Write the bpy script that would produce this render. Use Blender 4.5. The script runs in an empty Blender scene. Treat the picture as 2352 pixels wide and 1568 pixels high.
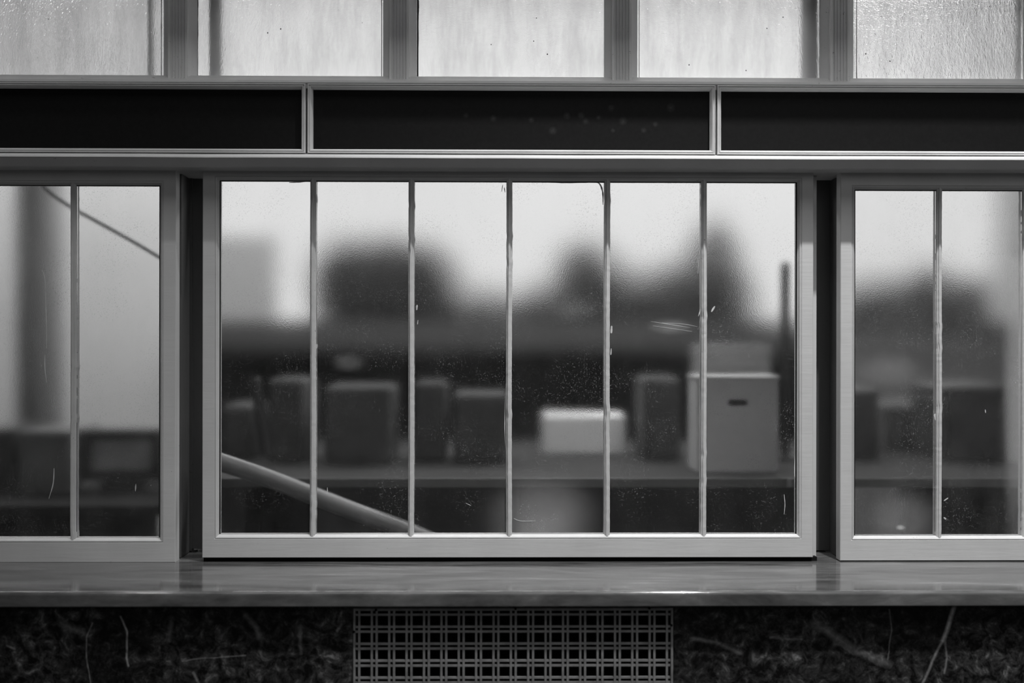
import bpy, bmesh, math, random
from mathutils import Matrix, Vector
random.seed(7)
sc = bpy.context.scene
C = sc.collection

# ------------------------------------------------------------------ camera
F = 2800.0                      # focal length in pixels of the 2352 px wide frame
CAM = Vector((-0.0364, -2.8, 1.5))
ROT = Matrix.Rotation(-0.013, 3, 'Z') @ Matrix.Rotation(math.pi/2, 3, 'X') @ Matrix.Rotation(0.0015, 3, 'Z')
cd = bpy.data.cameras.new('camera'); cam = bpy.data.objects.new('camera', cd); C.objects.link(cam)
cam.matrix_world = Matrix.Translation(CAM) @ ROT.to_4x4()
cd.sensor_width = 36; cd.lens = 36*F/2352; cd.clip_start = 0.05; cd.clip_end = 200
cd.dof.use_dof = True; cd.dof.focus_distance = 2.8; cd.dof.aperture_fstop = 1.5
sc.camera = cam

# ------------------------------------------------------------------ world, lights, exposure
w = bpy.data.worlds.new('overcast_sky'); sc.world = w; w.use_nodes = True
w.node_tree.nodes['Background'].inputs[0].default_value = (0.9, 0.9, 0.9, 1)
w.node_tree.nodes['Background'].inputs[1].default_value = 0.92
sc.view_settings.view_transform = 'Standard'; sc.view_settings.look = 'None'
sc.view_settings.exposure = 0; sc.view_settings.gamma = 1; sc.view_settings.use_curve_mapping = False
sc.cycles.use_denoising = True

def lamp(name, kind, loc, power, size, rot=(0, 0, 0), **k):
    l = bpy.data.lights.new(name, kind); l.energy = power
    if kind == 'AREA':
        l.shape = 'RECTANGLE'; l.size, l.size_y = size
    else:
        l.shadow_soft_size = size
    for a, b in k.items(): setattr(l, a, b)
    o = bpy.data.objects.new(name, l); C.objects.link(o); o.location = loc; o.rotation_euler = rot
    return o
# two ceiling lamps of the hall, high in front of the partition
def aim(loc, to): return (Vector(to)-Vector(loc)).to_track_quat('-Z', 'Y').to_euler()
KL = (0.95, -1.42, 5.05)
lamp('ceiling_lamp', 'SPOT', KL, 760, 0.045, aim(KL, (0.68, 0, 1.25)), spot_size=math.radians(49), spot_blend=1)
lamp('ceiling_lamp', 'POINT', (-1.9, -1.46, 5.05), 55, 0.05)
# soft light of the hall: luminous ceiling panel in front of the partition and an added fill light behind the viewer
lamp('hall_ceiling_light', 'AREA', (0.9, -2.5, 5.2), 82, (5.0, 2.2))
lamp('hall_fill_light', 'AREA', (1.6, -5.2, 3.2), 19, (3.5, 1.8), (math.radians(80), 0, math.radians(12)))
# added fill lights that brighten the far wall and the shelf objects
lamp('booth_wall_fill', 'AREA', (-0.6, 1.9, 3.24), 92, (5.0, 0.4))
lamp('booth_front_fill', 'AREA', (0.6, 0.35, 3.24), 34, (1.6, 0.3))

# ------------------------------------------------------------------ pixel <-> world
def P(px, py, Y=0.0):
    d = ROT @ Vector(((px-1176)/F, (784-py)/F, -1))
    t = (Y-CAM.y)/d.y
    p = CAM + d*t
    return p
def X(px, Y=0.0, py=784): return P(px, py, Y).x
def Z(py, Y=0.0, px=1176): return P(px, py, Y).z

# ------------------------------------------------------------------ materials (all neutral greys: the place is seen in black and white)
def nt(name):
    m = bpy.data.materials.new(name); m.use_nodes = True
    t = m.node_tree; b = t.nodes['Principled BSDF']
    return m, t, b
def grey(v): return (v, v, v, 1)
def N(t, kind, **k):
    n = t.nodes.new(kind)
    for a, b in k.items():
        if a == 'inp':
            for i, v in b.items(): n.inputs[i].default_value = v
        else: setattr(n, a, b)
    return n
def wpos(t, scale=(1, 1, 1)):
    g = N(t, 'ShaderNodeNewGeometry'); mp = N(t, 'ShaderNodeMapping'); mp.inputs['Scale'].default_value = scale
    t.links.new(g.outputs['Position'], mp.inputs['Vector']); return mp.outputs[0]
def noise(t, vec, scale, detail=4, rough=.55, dist=0):
    n = N(t, 'ShaderNodeTexNoise'); n.inputs['Scale'].default_value = scale; n.inputs['Detail'].default_value = detail
    n.inputs['Roughness'].default_value = rough; n.inputs['Distortion'].default_value = dist
    t.links.new(vec, n.inputs['Vector']); return n.outputs['Fac']
def ramp(t, fac, stops):
    r = N(t, 'ShaderNodeValToRGB'); e = r.color_ramp.elements
    while len(e) < len(stops): e.new(.5)
    for i, (p, v) in enumerate(stops): e[i].position = p; e[i].color = grey(v)
    t.links.new(fac, r.inputs[0]); return r.outputs[0]
def bump(t, b, h, strength, dist=.001):
    n = N(t, 'ShaderNodeBump'); n.inputs['Strength'].default_value = strength; n.inputs['Distance'].default_value = dist
    t.links.new(h, n.inputs['Height']); t.links.new(n.outputs[0], b.inputs['Normal']); return n
def math_(t, op, a, b=None, clamp=False):
    n = N(t, 'ShaderNodeMath', operation=op, use_clamp=clamp)
    for i, v in enumerate((a, b)):
        if v is None: continue
        if isinstance(v, (int, float)): n.inputs[i].default_value = v
        else: t.links.new(v, n.inputs[i])
    return n.outputs[0]
def segment_mask(t, vec, pts, width):
    """thin vein along a polyline given as world (x, z) points"""
    out = None
    for (a, b) in zip(pts[:-1], pts[1:]):
        A = Vector((a[0], 0, a[1])); AB = Vector((b[0]-a[0], 0, b[1]-a[1]))
        s = N(t, 'ShaderNodeVectorMath', operation='SUBTRACT'); t.links.new(vec, s.inputs[0]); s.inputs[1].default_value = A
        d = N(t, 'ShaderNodeVectorMath', operation='DOT_PRODUCT'); t.links.new(s.outputs[0], d.inputs[0]); d.inputs[1].default_value = AB
        k = math_(t, 'MULTIPLY', d.outputs['Value'], 1/AB.length_squared, True)
        q = N(t, 'ShaderNodeVectorMath', operation='SCALE'); q.inputs[0].default_value = AB; t.links.new(k, q.inputs['Scale'])
        e = N(t, 'ShaderNodeVectorMath', operation='SUBTRACT'); t.links.new(s.outputs[0], e.inputs[0]); t.links.new(q.outputs[0], e.inputs[1])
        l = N(t, 'ShaderNodeVectorMath', operation='LENGTH'); t.links.new(e.outputs[0], l.inputs[0])
        m = N(t, 'ShaderNodeMapRange', clamp=True); t.links.new(l.outputs['Value'], m.inputs[0])
        m.inputs[1].default_value = 0; m.inputs[2].default_value = width; m.inputs[3].default_value = 1; m.inputs[4].default_value = 0
        out = m.outputs[0] if out is None else math_(t, 'MAXIMUM', out, m.outputs[0])
    return out
def flat(name, v, rough=.6, var=.12, scale=25, bmp=0, spec=.5):
    m, t, b = nt(name)
    c = ramp(t, noise(t, wpos(t), scale), [(.3, v*(1-var)), (.7, v*(1+var))])
    t.links.new(c, b.inputs['Base Color']); b.inputs['Roughness'].default_value = rough
    b.inputs['Specular IOR Level'].default_value = spec
    if bmp: bump(t, b, noise(t, wpos(t), scale*8), bmp)
    return m
def paint(name, v, streak=(1, 1, 1), chips=True):
    """old brushed gloss paint: faint brush marks, darker chips and grime"""
    m, t, b = nt(name)
    base = ramp(t, noise(t, wpos(t), 9, 5), [(.3, v*.93), (.7, v*1.05)])
    chip = ramp(t, noise(t, wpos(t, (1, 1, 1.8)), 75, 6, .7), [(.645, 1), (.67, .4)]) if chips else None
    if chips:
        area = ramp(t, noise(t, wpos(t), 6, 2), [(.52, 0), (.6, 1)])
        mx = N(t, 'ShaderNodeMix', data_type='RGBA'); t.links.new(area, mx.inputs[0]); mx.inputs[6].default_value = grey(1); t.links.new(chip, mx.inputs[7])
        mu = N(t, 'ShaderNodeMix', data_type='RGBA', blend_type='MULTIPLY'); mu.inputs[0].default_value = 1
        t.links.new(base, mu.inputs[6]); t.links.new(mx.outputs[2], mu.inputs[7]); base = mu.outputs[2]
    t.links.new(base, b.inputs['Base Color'])
    b.inputs['Roughness'].default_value = .42
    bump(t, b, noise(t, wpos(t, streak), 90, 4), .35, .0012)
    return m
M = {}
M['paint_h'] = paint('painted_wood_horizontal', .56, (.08, 1, 1))
M['paint_v'] = paint('painted_wood_vertical', .56, (1, 1, .08))
M['paint_post'] = paint('painted_fluted_post', .82, (1, 1, .08))  # paler than the sash paint: light lost under the cornice put into the colour
M['residue'] = flat('dried_paint_on_glass', .55, .6)
M['jamb'] = paint('dark_jamb_paint', .075, (1, 1, .08))
M['black'] = flat('black_strip', .008, .8, spec=.1)
M['steel'] = flat('grille_paint', .19, .5, .25, 60, .3)
M['duct'] = flat('duct_dark', .004, .9, spec=0)

def make_board():
    m, t, b = nt('black_sign_board')
    v = wpos(t)
    base = ramp(t, noise(t, v, 140, 3), [(.35, .003), (.7, .005)])
    sp = None
    rr = random.Random(3)
    for (px, py) in [(1070, 265), (1133, 272), (1220, 275), (1302, 266), (1335, 265), (1375, 270), (1408, 300), (1431, 278), (1478, 299), (1505, 285), (1541, 247), (1404, 248), (1270, 300), (1345, 278)]:
        p = P(px, py, -.004)
        s = N(t, 'ShaderNodeVectorMath', operation='DISTANCE'); t.links.new(v, s.inputs[0]); s.inputs[1].default_value = p
        q = N(t, 'ShaderNodeMapRange'); t.links.new(s.outputs['Value'], q.inputs[0]); q.inputs[2].default_value = rr.uniform(.006, .012); q.inputs[3].default_value = 1; q.inputs[4].default_value = 0
        sp = q.outputs[0] if sp is None else math_(t, 'MAXIMUM', sp, q.outputs[0])
    sp = math_(t, 'MULTIPLY', sp, math_(t, 'MULTIPLY', noise(t, v, 200, 3), .035))
    a = N(t, 'ShaderNodeMix', data_type='RGBA', blend_type='ADD'); a.inputs[0].default_value = 1
    t.links.new(base, a.inputs[6]); t.links.new(sp, a.inputs[7]); t.links.new(a.outputs[2], b.inputs['Base Color'])
    b.inputs['Roughness'].default_value = .6; b.inputs['Specular IOR Level'].default_value = .15
    return m
M['board'] = make_board()

def make_sill():
    m, t, b = nt('grey_marble_sill')
    v = wpos(t, (.35, 1.5, 1))
    n1 = noise(t, v, 7, 8, .62, 1.2); n2 = noise(t, wpos(t, (.3, 2.2, 1)), 28, 6, .7, .6)
    mix = math_(t, 'ADD', math_(t, 'MULTIPLY', n1, .65), math_(t, 'MULTIPLY', n2, .35))
    t.links.new(ramp(t, mix, [(.34, .03), (.45, .07), (.56, .12), (.68, .22)]), b.inputs['Base Color'])
    t.links.new(ramp(t, n2, [(.3, .06), (.7, .15)]), b.inputs['Roughness'])
    b.inputs['Specular IOR Level'].default_value = .48
    bump(t, b, n2, .12, .001)
    return m
M['sill'] = make_sill()

def make_marble(y):
    m, t, b = nt('black_veined_marble')
    v = wpos(t)
    dn = N(t, 'ShaderNodeTexNoise'); dn.inputs['Scale'].default_value = 14; dn.inputs['Detail'].default_value = 4; t.links.new(v, dn.inputs['Vector'])
    o = N(t, 'ShaderNodeVectorMath', operation='SUBTRACT'); t.links.new(dn.outputs['Color'], o.inputs[0]); o.inputs[1].default_value = (.5, .5, .5)
    o2 = N(t, 'ShaderNodeVectorMath', operation='MULTIPLY'); t.links.new(o.outputs[0], o2.inputs[0]); o2.inputs[1].default_value = (.010, 0, .010)
    dv0 = N(t, 'ShaderNodeVectorMath', operation='ADD'); t.links.new(v, dv0.inputs[0]); t.links.new(o2.outputs[0], dv0.inputs[1])
    dv = N(t, 'ShaderNodeVectorMath', operation='MULTIPLY'); t.links.new(dv0.outputs[0], dv.inputs[0]); dv.inputs[1].default_value = (1, 0, 1)
    dv = dv.outputs[0]
    def pl(pts): return [(P(a, c, y).x, P(a, c, y).z) for a, c in pts]
    veins = [([(2196, 1385), (2180, 1432), (2166, 1470)], .006, 1.0), ([(2166, 1470), (2140, 1520), (2116, 1575), (2080, 1680)], .004, .6),
             ([(2170, 1465), (2176, 1510), (2168, 1545)], .003, .5), ([(2044, 1400), (2048, 1450), (2040, 1515)], .002, .35),
             ([(276, 1415), (292, 1450), (291, 1510), (296, 1530)], .0028, .9), ([(213, 1430), (200, 1462), (200, 1510), (209, 1580)], .002, .5),
             ([(418, 1518), (470, 1512), (565, 1505)], .002, .4), ([(443, 1545), (455, 1570)], .004, .5), ([(565, 1412), (590, 1440), (598, 1462)], .008, .28),
             ([(690, 1440), (692, 1500)], .006, .25), ([(1590, 1465), (1640, 1475), (1700, 1500)], .006, .3), ([(1770, 1465), (1840, 1466)], .004, .22), ([(1870, 1430), (1960, 1490), (2040, 1525)], .012, .28),
             ([(15, 1482), (32, 1490)], .003, .4), ([(395, 1420), (385, 1470)], .008, .2), ([(140, 1432), (190, 1450)], .010, .25)]
    vm = None
    for pts, wd, amp in veins:
        s = math_(t, 'MULTIPLY', segment_mask(t, dv, pl(pts), wd), amp)
        vm = s if vm is None else math_(t, 'MAXIMUM', vm, s)
    fine = noise(t, dv, 38, 9, .76, .5); big = noise(t, dv, 4.5, 3, .5)
    patch = ramp(t, big, [(.40, .25), (.6, 1)])
    mot = math_(t, 'MULTIPLY', ramp(t, fine, [(.44, 0), (.56, .05), (.70, .28)]), patch)
    hair = ramp(t, noise(t, dv, 20, 5, .6, 2.0), [(.492, 0), (.5, .035), (.508, 0)])
    col = math_(t, 'ADD', math_(t, 'ADD', math_(t, 'MULTIPLY', mot, .9), hair), math_(t, 'MULTIPLY', math_(t, 'MULTIPLY', vm, ramp(t, noise(t, dv, 70, 5, .7), [(.3, .3), (.65, 1.2)])), .36))
    col = math_(t, 'ADD', col, .0045)
    cc = N(t, 'ShaderNodeCombineColor')
    for i in range(3): t.links.new(col, cc.inputs[i])
    t.links.new(cc.outputs[0], b.inputs['Base Color'])
    b.inputs['Roughness'].default_value = .3; b.inputs['Specular IOR Level'].default_value = .25
    return m

def make_glass(name, tint, rough, dust, smears_and_glow=()):
    """old lightly frosted pane: rough refraction with a thin film of dust and pale patches, some of them painted glow"""
    m, t, b = nt(name); t.nodes.remove(b); out = t.nodes['Material Output']
    v = wpos(t)
    g = N(t, 'ShaderNodeBsdfGlass', distribution='BECKMANN'); g.inputs['Color'].default_value = grey(tint); g.inputs['IOR'].default_value = 1.45
    rn = N(t, 'ShaderNodeMapRange'); t.links.new(noise(t, v, 3.5, 3), rn.inputs[0]); rn.inputs[1].default_value = .3; rn.inputs[2].default_value = .7; rn.inputs[3].default_value = rough*.85; rn.inputs[4].default_value = rough*1.15
    t.links.new(rn.outputs[0], g.inputs['Roughness'])
    bp = N(t, 'ShaderNodeBump'); bp.inputs['Strength'].default_value = .12; bp.inputs['Distance'].default_value = .0005
    t.links.new(noise(t, v, 420, 2), bp.inputs['Height']); t.links.new(bp.outputs[0], g.inputs['Normal'])
    d = N(t, 'ShaderNodeBsdfDiffuse'); d.inputs['Color'].default_value = grey(.62)
    fac = math_(t, 'MULTIPLY', ramp(t, noise(t, wpos(t, (1, 1, .5)), 14, 7, .7), [(.3, .4), (.7, 1.5)]), dust)
    speck = math_(t, 'MULTIPLY', ramp(t, noise(t, v, 380, 2, .5), [(.60, 0), (.72, .38)]), ramp(t, noise(t, v, 9, 2), [(.45, .12), (.6, .6)]))
    fac = math_(t, 'ADD', fac, speck)
    for (px, py, rx, rz, amp) in smears_and_glow:
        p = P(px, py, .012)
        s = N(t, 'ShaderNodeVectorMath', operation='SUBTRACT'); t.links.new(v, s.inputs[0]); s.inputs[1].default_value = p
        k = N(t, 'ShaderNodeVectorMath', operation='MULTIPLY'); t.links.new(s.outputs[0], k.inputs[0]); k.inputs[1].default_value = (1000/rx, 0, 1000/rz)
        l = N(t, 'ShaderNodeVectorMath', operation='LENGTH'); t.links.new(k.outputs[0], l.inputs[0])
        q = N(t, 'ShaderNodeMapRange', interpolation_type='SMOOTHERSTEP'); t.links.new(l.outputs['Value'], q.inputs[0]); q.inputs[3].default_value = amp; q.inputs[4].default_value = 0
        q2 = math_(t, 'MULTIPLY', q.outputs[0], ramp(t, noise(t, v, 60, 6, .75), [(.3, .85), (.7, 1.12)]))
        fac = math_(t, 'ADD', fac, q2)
    fac = math_(t, 'MINIMUM', fac, .9)
    mx = N(t, 'ShaderNodeMixShader'); t.links.new(fac, mx.inputs[0]); t.links.new(g.outputs[0], mx.inputs[1]); t.links.new(d.outputs[0], mx.inputs[2])
    t.links.new(mx.outputs[0], out.inputs['Surface'])
    return m
def make_pebble(name, tint, sparkle=False):
    """hammered / pebbled obscured glass"""
    m, t, b = nt(name); t.nodes.remove(b); out = t.nodes['Material Output']
    g = N(t, 'ShaderNodeBsdfGlass'); g.inputs['Color'].default_value = grey(tint); g.inputs['IOR'].default_value = 1.45; g.inputs['Roughness'].default_value = .24
    bp = N(t, 'ShaderNodeBump')
    if sparkle:
        vo = N(t, 'ShaderNodeTexVoronoi', feature='SMOOTH_F1'); vo.inputs['Scale'].default_value = 75; t.links.new(wpos(t, (1.2, 0, .75)), vo.inputs['Vector'])
        h = math_(t, 'ADD', vo.outputs['Distance'], math_(t, 'MULTIPLY', noise(t, wpos(t, (1, 0, .6)), 190, 3), .8))
        bp.inputs['Strength'].default_value = 1; bp.inputs['Distance'].default_value = .0034
    else:
        h = noise(t, wpos(t, (1, 0, .5)), 230, 2, .5, 0)
        bp.inputs['Strength'].default_value = 1; bp.inputs['Distance'].default_value = .0017
    t.links.new(h, bp.inputs['Height']); t.links.new(bp.outputs[0], g.inputs['Normal'])
    tr = N(t, 'ShaderNodeBsdfTranslucent'); tr.inputs['Color'].default_value = grey(.95)
    dirt = ramp(t, noise(t, wpos(t, (1, 0, .3)), 16, 6, .65), [(.35, .97), (.65, .75)])
    t.links.new(dirt, tr.inputs['Color'])
    t.links.new(bp.outputs[0], tr.inputs['Normal'])
    mx = N(t, 'ShaderNodeMixShader'); mx.inputs[0].default_value = .2; t.links.new(g.outputs[0], mx.inputs[1]); t.links.new(tr.outputs[0], mx.inputs[2])
    d = N(t, 'ShaderNodeBsdfDiffuse'); d.inputs['Color'].default_value = grey(.30)
    f2 = ramp(t, noise(t, wpos(t, (1.4, 0, .28)), 11, 7, .7), [(.42, .01), (.7, .14)])
    m2 = N(t, 'ShaderNodeMixShader'); t.links.new(f2, m2.inputs[0]); t.links.new(mx.outputs[0], m2.inputs[1]); t.links.new(d.outputs[0], m2.inputs[2])
    t.links.new(m2.outputs[0], out.inputs['Surface'])
    return m
M['glass_mid'] = make_glass('frosted_pane_glass', .975, .165, .012, [(1245, 1185, 170, 130, .22), (1250, 1210, 90, 50, .08), (800, 832, 55, 32, .10), (1540, 750, 70, 26, .16), (1690, 825, 120, 40, .08)])  # first two patches paint a soft glow low in the fourth pane
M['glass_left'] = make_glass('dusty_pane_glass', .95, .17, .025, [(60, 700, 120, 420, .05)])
M['glass_right'] = make_glass('hazy_pane_glass', .95, .17, .025, [(2075, 1190, 120, 90, .14), (2069, 1211, 16, 9, .5), (2040, 850, 110, 60, .12), (2335, 900, 45, 500, .25)])  # first patch paints a soft glow near the bottom of the window
M['pebble'] = make_pebble('pebbled_glass', .97)
M['pebble0'] = make_pebble('dull_pebbled_glass', .86)
M['pebble2'] = make_pebble('sparkling_textured_glass', .96, True)

# ------------------------------------------------------------------ mesh helpers
def box(bm, x0, x1, y0, y1, z0, z1, bev=0):
    r = bmesh.ops.create_cube(bm, size=1, matrix=Matrix.Translation(((x0+x1)/2, (y0+y1)/2, (z0+z1)/2)) @ Matrix.Diagonal((abs(x1-x0), abs(y1-y0), abs(z1-z0), 1)))
    if bev:
        es = list({e for v in r['verts'] for e in v.link_edges})
        bmesh.ops.bevel(bm, geom=es, offset=bev, segments=2, affect='EDGES', profile=.5)
    return bm
def prism(bm, prof, axis, a, b, n=1, jit=None):
    """closed profile swept along an axis; prof points are (Y,Z) for axis x and (X,Y) for axis z"""
    rings = []
    for i in range(n+1):
        s = a+(b-a)*i/n
        j = jit(i, s) if jit else (0, 0)
        ring = []
        for (u, v) in prof:
            if axis == 'x': ring.append(bm.verts.new((s, u+j[0], v+j[1])))
            else: ring.append(bm.verts.new((u+j[0]*(1 if u > prof[0][0] else .6), v+j[1], s)))
        rings.append(ring)
    m = len(prof)
    for A, B in zip(rings[:-1], rings[1:]):
        for k in range(m): bm.faces.new((A[k], A[(k+1) % m], B[(k+1) % m], B[k]))
    bm.faces.new(rings[0]); bm.faces.new(rings[-1])
    return bm
def rect_frame(bm, x0, x1, z0, z1, prof, sides=(0, 0, 0, 0)):
    """mitred frame: prof is a closed loop of (fraction of side width, extra inset, Y); sides = left, right, top, bottom widths"""
    l, r, tp, bt = sides; rings = []
    for f, e, y in prof:
        rings.append([bm.verts.new(p) for p in ((x0+f*l+e, y, z0+f*bt+e), (x1-f*r-e, y, z0+f*bt+e), (x1-f*r-e, y, z1-f*tp-e), (x0+f*l+e, y, z1-f*tp-e))])
    n = len(rings)
    for i in range(n):
        A, B = rings[i], rings[(i+1) % n]
        for k in range(4): bm.faces.new((A[k], A[(k+1) % 4], B[(k+1) % 4], B[k]))
    return bm
def tube(bm, pts, r, n=16, caps=True):
    pts = [Vector(p) for p in pts]; rings = []
    for i, p in enumerate(pts):
        d = (pts[min(i+1, len(pts)-1)]-pts[max(i-1, 0)]).normalized()
        u = d.cross(Vector((0, 1, .01))).normalized(); v = d.cross(u)
        rr = r[i] if isinstance(r, (list, tuple)) else r
        rings.append([bm.verts.new(p+(u*math.cos(2*math.pi*k/n)+v*math.sin(2*math.pi*k/n))*rr) for k in range(n)])
    for A, B in zip(rings[:-1], rings[1:]):
        for k in range(n): bm.faces.new((A[k], A[(k+1) % n], B[(k+1) % n], B[k]))
    if caps: bm.faces.new(rings[0]); bm.faces.new(rings[-1])
    return bm
def smooth_path(pts, n=8):
    pts = [Vector(p) for p in pts]; q = [pts[0]]+pts+[pts[-1]]; out = []
    for i in range(1, len(q)-2):
        for k in range(n):
            s = k/n; a, b, c, d = q[i-1], q[i], q[i+1], q[i+2]
            out.append(.5*((2*b)+(c-a)*s+(2*a-5*b+4*c-d)*s*s+(3*b-a-3*c+d)*s**3))
    out.append(pts[-1]); return out
def obj(name, bm, mat, parent=None, smooth=False):
    bmesh.ops.recalc_face_normals(bm, faces=bm.faces)
    me = bpy.data.meshes.new(name); bm.to_mesh(me); bm.free()
    if smooth:
        for p in me.polygons: p.use_smooth = True
    me.materials.append(mat)
    o = bpy.data.objects.new(name, me); C.objects.link(o)
    if parent: attach(o, parent)
    return o
def attach(o, parent):
    o.parent = parent
    k = parent; v = Vector((0, 0, 0))
    while k: v += k.location; k = k.parent
    o.matrix_parent_inverse = Matrix.Translation(-v)
def tag(o, label, cat, group=None, kind=None):
    o['label'] = label; o['category'] = cat
    if group: o['group'] = group
    if kind: o['kind'] = kind
    return o
def thing(name, loc, label, cat, group=None, kind=None):
    o = bpy.data.objects.new(name, None); C.objects.link(o); o.location = loc; o.empty_display_size = .1
    return tag(o, label, cat, group, kind)
B = bmesh.new

# ================================================================== THE HALL SHELL (mostly out of view)
SILLZ = Z(1290); WY = -.305               # top of marble sill, face of marble wall below
HX0, HX1, HY0, HZ1 = -4.2, 4.2, -6.2, 5.3
M['hall'] = flat('hall_plaster', .16, .8); M['floor'] = flat('floor_stone', .05, .5)
def shell(name, label, cat, mat, *b):
    return tag(obj(name, box(B(), *b), mat), label, cat, kind='structure')
shell('floor', 'dark stone floor below the grille and the veined marble wall', 'floor', M['floor'], HX0-.2, HX1+.2, HY0-.2, 3.3, -.1, 0)
shell('ceiling', 'high plaster ceiling of the hall over the partition', 'ceiling', M['hall'], HX0-.2, HX1+.2, HY0-.2, .0, HZ1, HZ1+.1)
shell('wall_back', 'plain hall wall behind the viewer', 'wall', M['hall'], HX0-.2, HX1+.2, HY0-.2, HY0, 0, HZ1)
shell('wall_left', 'plain side wall of the hall beyond the left windows', 'wall', M['hall'], HX0-.2, HX0, HY0, 3.1, 0, HZ1)
shell('wall_right', 'plain side wall of the hall beyond the right windows', 'wall', M['hall'], HX1, HX1+.2, HY0, 3.1, 0, HZ1)

# ---- marble wall with the grille opening
GX0, GX1 = X(811, WY, 1450), X(1546, WY, 1450)
GZ1 = Z(1395, WY); PITCH = 39.9*.8825*.001
GZ0 = GZ1-10*PITCH
M['marble'] = make_marble(WY)
bm = B(); WT = SILLZ-.032
box(bm, HX0, GX0-.001, WY, WY+.1, 0, WT); box(bm, GX1+.001, HX1, WY, WY+.1, 0, WT)
box(bm, GX0-.001, GX1+.001, WY, WY+.1, 0, GZ0-.001); box(bm, GX0-.001, GX1+.001, WY, WY+.1, GZ1+.0005, WT)
tag(obj('wall_front', bm, M['marble']), 'black marble wall with pale veins under the grey window sill, on both sides of the grille', 'wall', kind='structure')

# ---- grille
g = thing('ventilation_grille', ((GX0+GX1)/2, WY, GZ0), 'painted metal ventilation grille of crossed double bars, in the black marble below the sill', 'grille')
bm = rect_frame(B(), GX0, GX1, GZ0, GZ1, [(0, 0, WY+.02), (0, 0, WY-.001), (0, .0012, WY-.0028), (0, .0042, WY-.0028), (0, .0048, WY+.001), (0, .0048, WY+.02)])
obj('frame', bm, M['steel'], g)
bm = B(); yb0, yb1 = WY-.0005, WY+.0035; hw = .0021
xs0 = X(814, WY, 1450); xsp = (X(1531.9, WY, 1450)-xs0)/18; sep = 11.2*.8825*.001
for k in range(19):
    for s in (0, sep):
        x = xs0+k*xsp+s
        box(bm, x-hw, x+hw, yb0, yb1, GZ0+.001, GZ1-.001)
for k in range(10):
    for s in (0, sep):
        z = Z(1400, WY)-k*39.4*.8825*.001-s
        if z > GZ0: box(bm, GX0+.001, GX1-.001, yb0+.0012, yb1+.0008, z-hw, z+hw)
obj('lattice', bm, M['steel'], g)
obj('backing', box(B(), GX0+.001, GX1-.001, WY+.06, WY+.09, GZ0, GZ1), M['duct'], g)
obj('screw', tube(B(), [(X(864, WY, 1398), WY-.004, Z(1399, WY)), (X(864, WY, 1398), WY, Z(1399, WY))], .0028, 10), M['duct'], g)
for (px, py) in ((813.5, 1449), (1184, 1397), (1491, 1396), (1542, 1435)):
    obj('screw', tube(B(), [(X(px, WY, py), WY-.0045, Z(py, WY)), (X(px, WY, py), WY, Z(py, WY))], .0024, 10), M['duct'], g)

# ---- marble sill slab with rounded front edge
SF = -.332
prof = [(.30, SILLZ), (SF+.0125, SILLZ), (SF+.010, SILLZ), (SF+.008, SILLZ)]
for k in range(1, 7):
    a = math.pi/2*k/6; prof.append((SF+.008-.008*math.sin(a), SILLZ-.008+.008*math.cos(a)))
prof += [(SF, SILLZ-.029), (SF+.002, SILLZ-.031), (.30, SILLZ-.031)]
o = tag(obj('window_sill', prism(B(), prof, 'x', HX0, HX1), M['sill'], smooth=False), 'long polished grey marble sill under the three lower windows, bright along its front edge', 'sill', kind='structure')
for p in o.data.polygons:
    if len(p.vertices) == 4 and abs(p.normal.x) < .1: p.use_smooth = True
# keep the slab flat except at the nose
for e in o.data.edges:
    a, b = (o.data.vertices[i].co for i in e.vertices)
    if abs(a.y-.30) < 1e-4 or abs(b.y-.30) < 1e-4: e.use_edge_sharp = True
o.data.set_sharp_from_angle(angle=math.radians(35))

# ================================================================== PARTITION WOODWORK
XL, XR = HX0, HX1
# added cornice above the picture, unseen, sized to shade the upper posts
zt = 2.325
prism_c = [(-.152, zt), (-.152, zt+.10), (-.13, zt+.16), (.06, zt+.16), (.06, zt+.02), (-.09, zt+.02), (-.10, zt)]
tag(obj('trim_1', prism(B(), prism_c, 'x', XL, XR), M['paint_h']), 'added unseen cornice that shades the fluted posts and textured panes', 'added cornice', kind='structure')
shell('wall_above', 'plain wall rising from the cornice to the hall ceiling', 'wall', M['hall'], XL, XR, -.02, .06, zt+.16, HZ1)

# rail below the upper panes, sloped, with fine mouldings
def zz(py, Y): return Z(py, Y)
prof = [(.05, zz(176, .004)), (.006, zz(176, .004)), (-.001, zz(180, -.001)), (-.014, zz(186, -.014)), (-.016, zz(190, -.016)), (-.016, zz(192, -.016)), (-.012, zz(192.6, -.012)), (-.012, zz(193.4, -.012)), (-.012, zz(205, -.012)), (-.002, zz(205, -.002)), (.05, zz(205, .05)-.01)]
tag(obj('trim_2', prism(B(), prof, 'x', XL, XR), M['paint_h']), 'painted sloping rail between the textured upper panes and the black sign boards', 'rail', kind='structure')
# fascia carrying the boards
tag(obj('trim_3', box(B(), XL, XR, -.002+.004, .05, Z(352, 0), Z(200, 0)), M['paint_h']), 'painted fascia holding the three black sign boards', 'fascia', kind='structure')
# lintel under the boards
LN = -.078
prof = [(.15, Z(354, 0)), (-.004, Z(354, 0)), (-.030, zz(356.5, -.03)), (-.068, zz(356.8, -.068)), (-.0745, zz(357.8, -.0745)), (-.0772, zz(360.4, -.0772)), (LN, zz(363.5, LN)), (LN+.003, zz(366, LN+.003)), (-.060, zz(384, -.060)), (-.056, zz(386.5, -.056)), (.15, zz(386.5, -.056)), ]
nj = 60
rj = random.Random(4)
tag(obj('trim_4', prism(B(), prof, 'x', XL, XR, nj, lambda i, s: (0, rj.uniform(-.0004, .0004))), M['paint_h']), 'painted lintel with a bright upper edge above the three lower windows', 'lintel', kind='structure')

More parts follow.
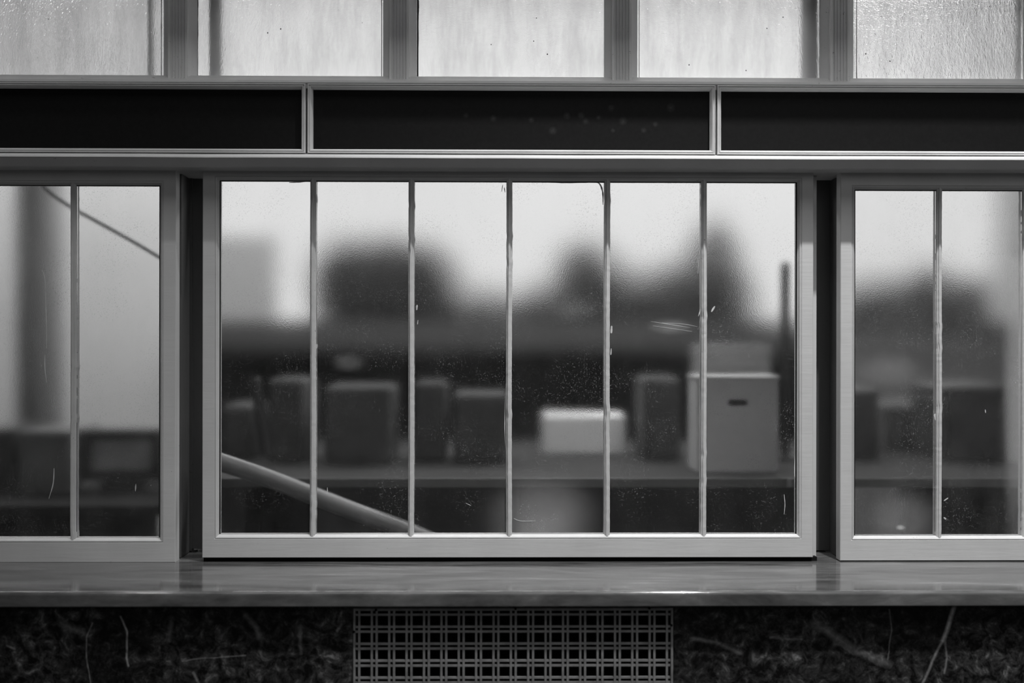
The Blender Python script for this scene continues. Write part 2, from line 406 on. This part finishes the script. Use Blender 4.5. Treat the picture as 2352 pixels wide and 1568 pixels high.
# fluted posts between upper panes
UZ0, UZ1 = Z(186, -.01), zt+.03
def fluted(name, pxc, label, wide=20.5, nf=5, bead=18):
    x = X(pxc, 0, 90)
    fw = wide*.001; dy = -.008
    prof = [(x-fw-bead*.001, .030), (x-fw-bead*.001, .018), (x-fw-.0045, .004), (x-fw-.0015, .002), (x-fw-.0015, dy), (x-fw+.001, dy)]
    a, b = x-fw+.003, x+fw-.003; s = (b-a)/nf
    for k in range(nf):
        c = a+s*(k+.5)
        for q in range(-3, 4):
            prof.append((c+q/3*s*.40, dy+.0062*(1-(q/3)**2)))
        prof.append((c+s*.5, dy-.0004))
    prof += [(x+fw-.001, dy), (x+fw+.0015, dy), (x+fw+.0015, .002), (x+fw+.0045, .004), (x+fw+bead*.001, .018), (x+fw+bead*.001, .030)]
    o = obj(name, prism(B(), prof, 'z', UZ0, UZ1), M['paint_post'])
    return tag(o, label, 'post', 'fluted posts between the upper panes', 'structure')
posts = [410, 917, 1427.5, 1927]
fluted('trim_5', 410, 'fluted painted post between the leftmost textured pane and the pane beside it')
fluted('trim_6', 917, 'fluted painted post on the left side of the middle textured pane')
fluted('trim_7', 1427.5, 'fluted painted post on the right side of the middle textured pane')
fluted('trim_8', 1927, 'fluted painted post beside the sparkling textured pane at the right')
fluted('trim_9', 2396, 'fluted painted post at the far right end of the sparkling pane')
fluted('trim_10', -97, 'fluted painted post at the far left end of the textured panes')
# rear bars of the upper lights, seen as soft dark streaks through the glass
M['rear'] = flat('rear_bar_dark', .02, .6)
for i, (px, wd) in enumerate([(494, .026), (345, .010), (1860, .036), (2352, .04)]):
    x = X(px, .045, 90)
    tag(obj('trim_%d' % (20+i), box(B(), x-wd/2, x+wd/2, .040, .064, 1.97, UZ1+.1, .003), M['rear']),
        ['dark upright bar behind the left edge of the second textured pane', 'dark upright bar behind the right edge of the leftmost textured pane', 'dark upright bar seen as a streak in the fourth textured pane', 'dark upright bar behind the right edge of the sparkling pane'][i], 'bar', kind='structure')

# upper panes
ub = [(-75, 372), (447, 878), (954, 1390), (1464, 1889), (1964, 2358)]
ul = ['leftmost textured glass pane of the upper row, duller than the rest', 'second textured glass pane of the upper row with a soft dark streak at its left edge',
      'middle textured glass pane of the upper row, evenly bright', 'fourth textured glass pane of the upper row with a broad dark streak near its right edge',
      'sparkling pebbled glass pane at the right end of the upper row']
def ragged(bm, p0, p1, nrm, wmax, Yf, rr, n=60, cover=.5, base=.0004):
    """ragged strip of dried paint lying on the glass along a pane edge; p0,p1,nrm in (x,z)"""
    a = Vector(p0); b = Vector(p1); nn = Vector(nrm); prev = None; ph = rr.uniform(0, 9); fr = rr.uniform(3, 8)
    for i in range(n+1):
        s = i/n
        e = max(0, math.sin(ph+s*fr)+math.sin(ph*2+s*fr*2.7)*.6-1+cover*1.6)
        wv = base+wmax*e*(.4+.6*rr.random())*.5
        c = a.lerp(b, s); d = c+nn*wv; c = c-nn*.001
        cur = [bm.verts.new((c.x, Yf-.0006, c.y)), bm.verts.new((d.x, Yf-.0004, d.y)), bm.verts.new((c.x, Yf, c.y)), bm.verts.new((d.x, Yf, d.y))]
        if prev:
            for q, r_ in ((0, 1), (1, 3), (3, 2), (2, 0)): bm.faces.new((prev[q], prev[r_], cur[r_], cur[q]))
        prev = cur
for i, (a, b) in enumerate(ub):
    xa, xb = X(a, .018, 90), X(b, .018, 90); z0 = Z(178, .018)-.003
    wn = thing('window_%d' % (i+1), ((xa+xb)/2, .02, z0), ul[i], 'window', 'textured upper panes', 'structure')
    obj('glass_pane', box(B(), xa-.005, xb+.005, .020, .025, z0, UZ1), M[{4: 'pebble2', 0: 'pebble0'}.get(i, 'pebble')], wn)
    bm = B(); rr = random.Random(10+i)
    zb = Z(178, .018)
    ragged(bm, (xa+.0045, zb), (xa+.0045, UZ1), (1, 0), .003 if i in (1, 2) else .001, .0198, rr, 90, .5, .0026 if i in (1, 2) else .0003)  # wider left edges also paint in the dark shadow gap beside the post
    ragged(bm, (xb-.002, zb), (xb-.002, UZ1), (-1, 0), .004 if i in (1, 3) else .0015, .0198, rr, 90, .5)
    ragged(bm, (xa, zb+.001), (xb, zb+.001), (0, 1), .0015, .0198, rr, 90, .4)
    for k in range(4):
        x, z = rr.uniform(xa+.02, xb-.02), rr.uniform(zb+.01, zb+.17); s = rr.uniform(.0005, .0013)
        box(bm, x-s, x+s, .0194, .0199, z-s*1.3, z+s*1.3, s*.4)
    obj('paint_residue', bm, M['rear'], wn)

# sign boards: moulded frame + black board
def sign(px0, px1, label):
    ya = -.012
    x0, x1 = X(px0, -.02, 275), X(px1, -.02, 275); z1 = Z(194, -.02); z0 = Z(353.5, -.02)
    s = thing('sign_board', ((x0+x1)/2, 0, z0), label, 'sign', 'blank black sign boards')
    pr = [(0, 0, .002), (0, 0, ya-.010), (0, .0012, ya-.0125), (0, .0026, ya-.0125), (0, .0034, ya-.0095), (0, .0046, ya-.0095), (0, .0052, ya-.0115), (0, .0066, ya-.0115), (0, .0074, ya-.009), (0, .0105, ya-.002), (0, .0112, .000), (0, .0112, .002)]
    obj('frame', rect_frame(B(), x0, x1, z0, z1, pr), M['paint_h'], s)
    obj('board', box(B(), x0+.010, x1-.010, -.004, .0015, z0+.010, z1-.010), M['board'], s)
sign(-238, 702, 'blank black sign board above the left lower window, in a moulded pale frame')
sign(706.5, 1643, 'blank black sign board with faint smudges above the middle lower window')
sign(1647, 2585, 'blank black sign board above the right lower window, in a moulded pale frame')

# jamb posts between the lower windows
def jamb(name, p0, p1, p2, label):
    z0, z1 = SILLZ+.004, Z(354, 0)-.001
    Yj = .129
    xa, xb, xc = X(p0, Yj), X(p1, Yj), X(p2, Yj)
    bm = B()
    box(bm, xa-.012, xb, Yj, Yj+.06, z0, z1); box(bm, xb, xc+.012, Yj+.006, Yj+.06, z0+.004, z1)
    return tag(obj(name, bm, M['jamb']), label, 'jamb', kind='structure')
jamb('trim_11', 418, 441, 465, 'dark recessed jamb post between the left and middle lower windows')
jamb('trim_12', 1868, 1907, 1931, 'dark recessed jamb post between the middle and right lower windows')
x = X(1875, .05)
tag(obj('trim_13', box(B(), x-.012, x, .048, .062, SILLZ+.001, Z(386.5, -.056)-.001, .001), M['paint_v']), 'slim stop bead behind the right edge of the middle lower window', 'bead', kind='structure')
x = X(404, .045)
tag(obj('trim_14', box(B(), x-.004, x+.011, .05, .128, SILLZ+.001, Z(386.5, -.056)-.001, .001), M['jamb']), 'dark stop bead behind the right edge of the left lower window', 'bead', kind='structure')
x = X(1931, .045)
tag(obj('trim_15', box(B(), x-.003, x+.02, .04, .128, SILLZ+.001, Z(386.5, -.056)-.001, .001), M['jamb']), 'dark stop bead behind the left edge of the right lower window', 'bead', kind='structure')
tag(obj('trim_16', box(B(), X(466), X(1880), .010, .030, SILLZ+.0002, Z(1280.5)-.0005), M['black']), 'added black strip painting the shade in the gap under the middle lower window', 'shade strip', kind='structure')  # black strip added for the dark shade under the raised sash

# ------------------------------------------------------------------ lower sashes
def sash(idx, label, xo0, xo1, gx0, gx1, yt, gt, gb, yb, munt, glass, seed, frame_mat_dark=False):
    """outer px xo0..xo1, glass opening gx0..gx1, top/bottom rows; munt = muntin centre px"""
    rr = random.Random(seed); pc = 784
    x0, x1 = X(xo0), X(xo1); z1, z0 = Z(yt), Z(yb)
    if yt < 388: z1 = Z(387)
    G0, G1, GT, GB = X(gx0), X(gx1), Z(gt), Z(gb)
    sd = (G0-x0, x1-G1, z1-GT, GB-z0); TB = .034
    wn = thing('window_%d' % idx, ((x0+x1)/2, 0, z0), label, 'window', 'lower sash windows', 'structure')
    pr = [(0, 0, TB), (0, 0, .0012), (0, .0012, 0), (1, -.0095, 0), (1, -.0088, .0022), (1, -.0074, .0022), (1, -.0066, .0005), (1, -.0045, .0015), (1, -.002, .006), (1, 0, .0085), (1, 0, TB)]
    obj('sash_frame', rect_frame(B(), x0, x1, z0, z1, pr, sd), M['paint_h'], wn)
    xs = [X(m) for m in munt]; hm = .0068
    for xm in xs:
        prf = [(xm-hm, TB-.004), (xm-hm, .0095), (xm-hm+.0016, .0055), (xm-.0030, .0055), (xm-.0022, .0018), (xm+.0022, .0018), (xm+.0030, .0055), (xm+hm-.0016, .0055), (xm+hm, .0095), (xm+hm, TB-.004)]
        ph = rr.uniform(0, 9)
        bulge = [rr.uniform(GB, GT) for _ in range(3)]
        def jit(i, s):
            v = .0005*math.sin(ph+s*9)+rr.uniform(-.00022, .00022)
            for bz in bulge: v += .0013*math.exp(-((s-bz)/.008)**2)
            return (v, rr.uniform(-.0002, .0002))
        obj('muntin', prism(B(), prf, 'z', GB-.004, GT+.004, 120, jit), M['paint_v'], wn)
    bm = B()
    box(bm, G0+.0001, G0+.0022, .0100, .0119, GB+.001, GT-.001); box(bm, G1-.0026, G1-.0001, .0100, .0119, GB+.001, GT-.001); box(bm, G0+.001, G1-.001, .0098, .0118, GT-.0016, GT-.0001)
    obj('gap_shadow_strip', bm, M['black'], wn)  # black strips paint in the shadow gap between frame and glass
    eds = [G0]+[v for xm in xs for v in (xm-hm, xm+hm)]+[G1]
    for k in range(0, len(eds), 2):
        a, b = eds[k], eds[k+1]
        pane = obj('glass_pane', box(B(), a+.0003, b-.0003, .012, .016, GB+.0003, GT-.0003), glass, wn)
        bm = B()
        ragged(bm, (a, GT), (b, GT), (0, -1), .008, .0119, rr, 70, .5)
        ragged(bm, (a, GB), (b, GB), (0, 1), .009, .0119, rr, 70, .7)
        ragged(bm, (a, GB), (a, GT), (1, 0), .0028, .0119, rr, 160, .25)
        ragged(bm, (b, GB), (b, GT), (-1, 0), .0028, .0119, rr, 160, .25)
        obj('paint_residue', bm, M['residue'], pane)
    return wn
sp = 206
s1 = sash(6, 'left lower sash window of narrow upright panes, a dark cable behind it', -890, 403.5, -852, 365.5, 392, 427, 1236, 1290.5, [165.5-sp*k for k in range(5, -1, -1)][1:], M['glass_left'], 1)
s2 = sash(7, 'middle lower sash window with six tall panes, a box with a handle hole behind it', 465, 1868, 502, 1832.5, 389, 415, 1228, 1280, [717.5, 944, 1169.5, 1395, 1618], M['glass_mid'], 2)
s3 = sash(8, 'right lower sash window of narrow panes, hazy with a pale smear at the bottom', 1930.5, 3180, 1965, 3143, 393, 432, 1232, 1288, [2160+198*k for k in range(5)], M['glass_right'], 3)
# stray brush marks and scrapes on the panes
def smear(parent, pts, wdt, label=None):
    bm = B(); path = smooth_path([P(a, b, .0116) for a, b in pts], 6); n = len(path)
    prev = None
    for i, p in enumerate(path):
        h = wdt*.0005*(.35+.65*math.sin(math.pi*(i+.3)/(n-.4)))*random.uniform(.7, 1.2)
        d = (path[min(i+1, n-1)]-path[max(i-1, 0)]).normalized(); u = Vector((-d.z, 0, d.x))
        cur = [bm.verts.new(p+u*h), bm.verts.new(p-u*h), bm.verts.new(p-u*h+Vector((0, .0004, 0))), bm.verts.new(p+u*h+Vector((0, .0004, 0)))]
        if prev:
            for k in range(4): bm.faces.new((prev[k], prev[(k+1) % 4], cur[(k+1) % 4], cur[k]))
        else: bm.faces.new(cur)
        prev = cur
    bm.faces.new(prev)
    obj('paint_smear', bm, M['residue'], parent)
for pts, wd in [([(1634, 716), (1638, 709), (1642, 703)], 5), ([(1604, 726), (1608, 714), (1611, 700)], 2.5), ([(1603, 590), (1604, 610), (1603, 628)], 1), ([(752, 1119), (752, 1132)], 2),
                ([(1801, 1135), (1803, 1158), (1801, 1181)], 1.8), ([(1828, 1040), (1826, 1080), (1830, 1110)], 4), ([(958, 700), (957, 712)], 4), ([(960, 735), (959, 745)], 2),
                ([(1405, 748), (1404, 765)], 5), ([(1404, 800), (1403, 815)], 3), ([(1162, 880), (1160, 940), (1160, 1000), (1163, 1040)], 2.4), ([(728, 790), (727, 800)], 5),
                ([(1155, 424), (1152, 440)], 2), ([(1158, 430), (1160, 442)], 2), ([(1355, 418), (1375, 420), (1384, 440), (1385, 470)], 4), ([(1230, 417), (1290, 419), (1350, 419)], 3), ([(664, 419), (690, 418), (704, 416)], 2.5),
                ([(1180, 1190), (1196, 1196), (1230, 1196)], 1.5), ([(1070, 1155), (1082, 1161)], 1.2), ([(1495, 738), (1540, 745), (1585, 752)], 1), ([(1500, 748), (1550, 755), (1590, 761)], .9), ([(1520, 741), (1570, 744), (1602, 750)], .9)]:
    smear(s2, pts, wd)
for pts, wd in [([(96, 620), (103, 640), (105, 700), (107, 760), (107, 800)], 1.6), ([(103, 815), (103, 845), (107, 878)], 1.8), ([(124, 1075), (122, 1110), (112, 1145)], 2), ([(312, 1111), (311, 1128)], 2.2), ([(346, 1114), (347, 1115)], 2)]:
    smear(s1, pts, wd)
for pts, wd in [([(2147, 950), (2150, 965)], 6), ([(2168, 1150), (2178, 1143)], 3), ([(2168, 1188), (2173, 1192)], 4), ([(2263, 940), (2264, 948)], 2.5)]:
    smear(s3, pts, wd)

# ================================================================== THE ROOM BEHIND THE GLASS
BY = 2.75
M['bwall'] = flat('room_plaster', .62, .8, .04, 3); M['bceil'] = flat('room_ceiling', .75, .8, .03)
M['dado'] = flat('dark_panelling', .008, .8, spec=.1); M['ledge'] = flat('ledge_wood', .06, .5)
M['pale'] = flat('pale_board', .36, .7, .05)
WLX = X(455, BY); WRX = X(2318, BY); WZ0 = Z(737, BY); WZ1 = 3.22
shell('wall_far_side', 'pale far wall left of the bright opening, seen blurred through the left lower window', 'wall', M['bwall'], HX0, WLX, BY, BY+.2, 0, 3.3)
shell('wall_far_pier', 'pale pier of the far wall, seen along the right edge of the right lower window', 'wall', M['bwall'], WRX, HX1, BY, BY+.2, 0, 3.3)
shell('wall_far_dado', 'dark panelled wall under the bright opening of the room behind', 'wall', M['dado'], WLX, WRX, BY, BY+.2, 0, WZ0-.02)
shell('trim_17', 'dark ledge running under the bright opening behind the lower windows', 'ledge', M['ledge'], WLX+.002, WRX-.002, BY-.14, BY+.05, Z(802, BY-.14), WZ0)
shell('trim_18', 'head beam over the bright opening of the room behind', 'beam', M['bwall'], WLX, WRX, BY, BY+.2, WZ1, 3.3)
shell('ceiling_booth', 'pale ceiling of the room behind the glass', 'ceiling', M['bceil'], HX0, HX1, .08, BY+.2, 3.3, 3.4)
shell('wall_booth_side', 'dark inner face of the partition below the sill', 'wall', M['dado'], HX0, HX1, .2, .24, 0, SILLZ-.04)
# low pale board filling the left end of the opening
shell('trim_19', 'pale board filling the lower left end of the bright opening', 'board', M['pale'], WLX+.003, X(636, BY-.01), BY-.03, BY-.002, WZ0+.001, Z(545, BY))

# long shelf
SZ = Z(1098, .16)
s = thing('shelf', (0, .5, 0), 'long dark shelf behind the middle window, carrying the boxes and cases', 'shelf')
M['shelf'] = flat('shelf_laminate', .024, .75, spec=.15); M['shelfedge'] = flat('shelf_edging', .06, .5)
sx0, sx1 = X(470, .2), X(2325, .6)
obj('shelf_top', box(B(), sx0, sx1, .165, 1.25, SZ-.02, SZ, .002), M['shelf'], s)
obj('edging', box(B(), sx0, sx1, .158, .1648, SZ-.022, SZ, .001), M['shelfedge'], s)
for x in (sx0+.1, 0.0, sx1-.1):
    obj('support', box(B(), x-.02, x+.02, .3, 1.2, 0, SZ-.021, .002), M['dado'], s)

# cardboard storage box with a handle hole
def stadium(cx, cz, hw, hh, n):
    pts = []
    for k in range(n):
        a = 2*math.pi*k/n; c, q = math.cos(a), math.sin(a)
        pts.append((cx+(hw-hh)*(1 if c > 0 else -1)*min(1, abs(c)*3)+hh*c, cz+hh*q))
    return pts
def holed_plate(bm, x0, x1, z0, z1, ya, yb, cx, cz, hw, hh, n=40):
    inner = stadium(cx, cz, hw, hh, n); outer = []
    for k in range(n):
        a = 2*math.pi*k/n; dx, dz = math.cos(a), math.sin(a)
        t_ = min((x1-cx)/dx if dx > 1e-6 else 1e9, (x0-cx)/dx if dx < -1e-6 else 1e9, (z1-cz)/dz if dz > 1e-6 else 1e9, (z0-cz)/dz if dz < -1e-6 else 1e9)
        outer.append((cx+dx*t_, cz+dz*t_))
    for (qx, qz) in ((x0, z0), (x1, z0), (x0, z1), (x1, z1)):      # snap the closest sample to each corner
        i = min(range(n), key=lambda k: (outer[k][0]-qx)**2+(outer[k][1]-qz)**2); outer[i] = (qx, qz)
    L = [[bm.verts.new((p[0], y, p[1])) for p in ring] for ring in (outer, inner) for y in (ya, yb)]
    oa, ob, ia, ib = L
    for k in range(n):
        j = (k+1) % n
        bm.faces.new((oa[k], oa[j], ia[j], ia[k])); bm.faces.new((ob[k], ob[j], ib[j], ib[k]))
        bm.faces.new((oa[k], oa[j], ob[j], ob[k])); bm.faces.new((ia[k], ia[j], ib[j], ib[k]))
    return bm
M['card'] = flat('storage_box_card', .44, .75, .04, 40); M['card2'] = flat('storage_box_lid', .5, .75, .04, 40); M['inside'] = flat('box_inside', .02, .9)
by = .31; bx0, bx1 = X(1598, by, 970), X(1790, by, 970); bz1 = Z(869, by)
bz0 = SZ+.0005
s = thing('storage_box', ((bx0+bx1)/2, by+.07, SZ), 'grey cardboard storage box with a dark oval handle hole behind the middle window', 'box')
bm = holed_plate(B(), bx0+.003, bx1-.003, bz0, bz1, by, by+.003, X(1695, by, 924), Z(924, by), .0262, .0082)
box(bm, bx0+.003, bx0+.006, by+.0035, by+.14, bz0, bz1); box(bm, bx1-.006, bx1-.003, by+.0035, by+.14, bz0, bz1)
box(bm, bx0+.0065, bx1-.0065, by+.136, by+.14, bz0, bz1); box(bm, bx0+.0065, bx1-.0065, by+.004, by+.135, bz0, bz0+.003)
obj('box_body', bm, M['card'], s)
obj('dark_core', box(B(), bx0+.008, bx1-.008, by+.03, by+.13, bz0+.004, bz1-.004), M['inside'], s)  # near-black block filling the box behind the handle hole
bm = box(B(), bx0, bx1, by-.003, by+.143, bz1-.002+.0025, bz1+.006, .001)
obj('lid', bm, M['card2'], s)
# pale carton behind it
cy = .72
def carton(name, px0, px1, pyt, cy, dep, mat, label, cat, group=None, lid=True, z0=None, bev=.004):
    x0, x1 = X(px0, cy, 950), X(px1, cy, 950); z1 = Z(pyt, cy); zb = SZ+.0005 if z0 is None else z0
    s = thing(name, ((x0+x1)/2, cy+dep/2, zb), label, cat, group)
    h = z1-zb; lh = min(.03, h*.2) if lid else 0
    obj('body', box(B(), x0+.002, x1-.002, cy+.002, cy+dep, zb, z1-lh, bev), mat, s)
    if lid: obj('lid', box(B(), x0, x1, cy, cy+dep+.002, z1-lh+.0005, z1, bev), mat, s)
    return s
M['pale2'] = flat('pale_carton', .24, .7, .3, 9)
carton('carton', 1612, 1772, 797, cy, .2, M['pale2'], 'pale carton standing behind the storage box with the handle hole', 'carton')
M['white'] = flat('white_card', .82, .6, .03)
carton('white_box', 1249, 1437, 955, .80, .16, M['white'], 'small bright white box on the shelf between the dark grey file cases', 'box', lid=False, bev=.003)
M['case'] = flat('grey_file_case', .075, .8, spec=.15); M['case2'] = flat('dark_file_case', .055, .8, spec=.15)
for (a, b, t_, Yc, m_, lb) in [(612, 700, 872, .55, 'case', 'dark grey file case at the left end of the row, beside the slanting black stick'),
                               (742, 902, 888, .50, 'case', 'wide dark grey file case, second from the left in the row on the shelf'),
                               (946, 1024, 880, .55, 'case2', 'narrow dark file case between the two wide ones'),
                               (1040, 1168, 905, .52, 'case', 'wide dark grey file case just left of the white box'),
                               (1478, 1566, 868, .60, 'case', 'tall dark grey file case between the white box and the storage box'),
                               (505, 578, 932, .62, 'case', 'low dark grey file case behind the left edge of the middle window')]:
    carton('file_case', a, b, t_, Yc, .24, M[m_], lb, 'file case', 'file cases standing on the shelf', lid=False, bev=.012)
# thin black stick, leaning
M['stick'] = flat('black_stick', .008, .5)
tag(obj('stick', tube(B(), smooth_path([P(586, 868, .50), P(594, 930, .49), P(606, 1000, .48), P(612, 1045, .47)], 6), .014, 12), M['stick'], smooth=True), 'slanting black stick standing beside the leftmost file cases', 'stick')
bpy.data.objects['stick'].location.z = 0
# dark pole at the right of the middle window
M['pole'] = flat('dark_pole', .05, .45)
px_ = X(1803, .62); s = thing('dark_stand', (px_, .62, SZ), 'thin dark upright stand beside the storage box, behind the right stile of the middle window', 'stand')
zt_ = Z(598, .62)
obj('pole', tube(B(), [(px_, .62, SZ+.012), (px_, .62, zt_-.02), (px_, .62, zt_-.006), (px_, .62, zt_)], [.014, .014, .012, .004], 16), M['pole'], s, True)
obj('base', tube(B(), [(px_, .62, SZ+.0005), (px_, .62, SZ+.012)], .05, 24), M['pole'], s)

# pale pole leaning behind the lower left of the middle window
M['rod'] = flat('pale_leaning_pole', .115, .4, .05)
pts = [P(478, 1050, .105), P(505, 1060, .105), P(600, 1092, .105), P(720, 1138, .105), P(830, 1180, .105), P(910, 1208, .105), P(1010, 1250, .105), P(1120, 1300, .105)]
tag(obj('leaning_pole', tube(B(), smooth_path(pts, 6), .0215, 24), M['rod'], smooth=True), 'thick pale round pole slanting behind the lower left panes of the middle window', 'pole')

# cable behind the left window
M['cable'] = flat('dark_cable', .03, .5)
pts = [P(70, 380, .22), P(92, 412, .22), P(112, 438, .22), P(165, 476, .22), P(240, 518, .22), P(310, 557, .22), P(372, 594, .22), P(425, 625, .22)]
tag(obj('cable', tube(B(), smooth_path(pts, 6), .0042, 10), M['cable'], smooth=True), 'thin dark cable sagging across the top of the left lower window', 'cable')

# things behind the left window
M['post'] = flat('grey_column', .27, .6)
px_ = X(92, 1.3)
tag(obj('trim_24', tube(B(), [(px_, 1.3, 0), (px_, 1.3, 3.3)], .075, 32), M['post'], smooth=True), 'grey round column behind the leftmost panes of the left lower window', 'column', kind='structure')
M['desk'] = flat('dark_desk', .014, .9, spec=.1); M['screen'] = flat('grey_screen', .34, .5); M['bez'] = flat('dark_bezel', .02, .5)
dz = Z(1130, .6)
s = thing('desk', (X(150, .7), .8, 0), 'dark desk behind the left lower window, under the framed panel', 'desk')
obj('desk_top', box(B(), X(-500, .5), X(405, .5), .32, 1.15, dz-.03, dz, .003), M['desk'], s)
obj('front_panel', box(B(), X(-480, .5), X(395, .5), .36, .38, 0, dz-.031), M['desk'], s)
x0, x1, z1 = X(186, .62), X(372, .62), Z(986, .62)
s = thing('monitor', ((x0+x1)/2, .66, dz), 'dark framed grey panel like a screen, low behind the right pane of the left window', 'monitor')
obj('casing', rect_frame(B(), x0, x1, dz+.03, z1, [(0, 0, .66), (0, 0, .622), (0, .003, .62), (0, .028, .62), (0, .030, .628), (0, .030, .66)]), M['bez'], s)
obj('screen', box(B(), x0+.029, x1-.029, .632, .655, dz+.059, z1-.029), M['screen'], s)
obj('stand', box(B(), (x0+x1)/2-.05, (x0+x1)/2+.05, .60, .70, dz+.0005, dz+.03), M['bez'], s)
carton('grey_case', 42, 160, 990, .55, .25, flat('grey_metal_case', .10, .5), 'grey case standing on the desk left of the framed panel', 'case', z0=dz+.0005)
carton('black_case', -50, 34, 985, .62, .25, M['bez'], 'black case at the far left on the desk', 'case', z0=dz+.0005)

# things behind the right window
M['dk'] = flat('black_equipment', .022, .45); M['mid'] = flat('mid_grey_crate', .05, .6); M['lt'] = flat('light_grey_crate', .17, .7, .2, 10)
carton('black_cabinet', 2172, 2322, 885, .55, .3, M['dk'], 'black cabinet on the shelf behind the right pane of the right window', 'cabinet', bev=.008)
carton('dark_crate', 1955, 2020, 895, .6, .3, M['dk'], 'dark crate on the shelf, half hidden behind the left stile of the right window', 'crate')
carton('low_crate', 2028, 2158, 930, .88, .3, M['mid'], 'low dark grey crate between the black cabinet and the dark crate', 'crate')
z_ = Z(884, 2.3)
s = thing('long_chest', (X(2130, 2.2), 2.3, 0), 'long light grey chest by the far ledge, blurred behind the right window', 'chest')
obj('body', box(B(), X(1940, 2.2), X(2312, 2.2), 2.15, 2.55, 0, Z(795, 2.15)-.04, .01), M['lt'], s)
obj('lid', box(B(), X(1938, 2.2), X(2314, 2.2), 2.14, 2.56, Z(795, 2.15)-.038, Z(795, 2.15), .006), M['lt'], s)

# ================================================================== OUTSIDE, SEEN THROUGH THE FAR OPENING
M['leaf'] = flat('tree_foliage', .05, .8, .3, 3); M['bark'] = flat('tree_bark', .06, .9)
tag(obj('ground_outside', box(B(), -25, 25, BY+.3, 40, -.3, -.05), flat('outdoor_ground', .12, .9)), 'plain ground outside beyond the far opening', 'ground', kind='structure')
def tree(lobes, Y, label, seed):
    rr = random.Random(seed)
    cx = sum(l[0] for l in lobes)/len(lobes)
    s = thing('tree', (X(cx, Y), Y, -.05), label, 'tree', 'trees beyond the far opening')
    bm = B()
    for (px, py, rpx, rpz) in lobes:
        k = (Y-CAM.y)/F
        c = P(px, py, Y); r = rpx*k; rz = rpz*k
        q = bmesh.ops.create_icosphere(bm, subdivisions=4, radius=1)
        ph = [rr.uniform(0, 6) for _ in range(6)]
        for v in q['verts']:
            n = v.co.normalized(); b_ = 1+.07*math.sin(n.x*7+ph[0])*math.sin(n.z*8+ph[1])+.05*math.sin(n.y*13+ph[2])+rr.uniform(-.035, .035)
            v.co = Vector((c.x+n.x*r*b_, c.y+n.y*r*b_, c.z+n.z*rz*b_))
    obj('crown', bm, M['leaf'], s)
    x = X(cx, Y)
    top = P(lobes[0][0], lobes[0][1], Y).z
    obj('trunk', tube(B(), [(x, Y, -.05), (x, Y, top*.5), (x, Y, top)], [.16, .12, .08], 12), M['bark'], s)
tree([(795, 660, 80, 105), (885, 652, 105, 102), (978, 672, 76, 102)], 8.5, 'broad flat-topped dark tree outside, above the wide grey file cases', 1)
tree([(1110, 745, 75, 75), (1235, 738, 62, 78)], 11, 'low dark bushes outside, in the dip between the taller trees', 2)
tree([(1345, 650, 72, 88), (1430, 700, 85, 80)], 13.5, 'mid-height dark tree outside, above the small white box', 3)
tree([(1640, 640, 62, 128), (1560, 690, 80, 85), (1678, 700, 55, 90)], 8.5, 'tallest dark tree outside with a pointed top, behind the storage box', 4)
tree([(2010, 740, 130, 95), (2135, 710, 75, 95), (2240, 725, 75, 85)], 8.5, 'wide dark tree outside, blurred behind the right lower window', 5)
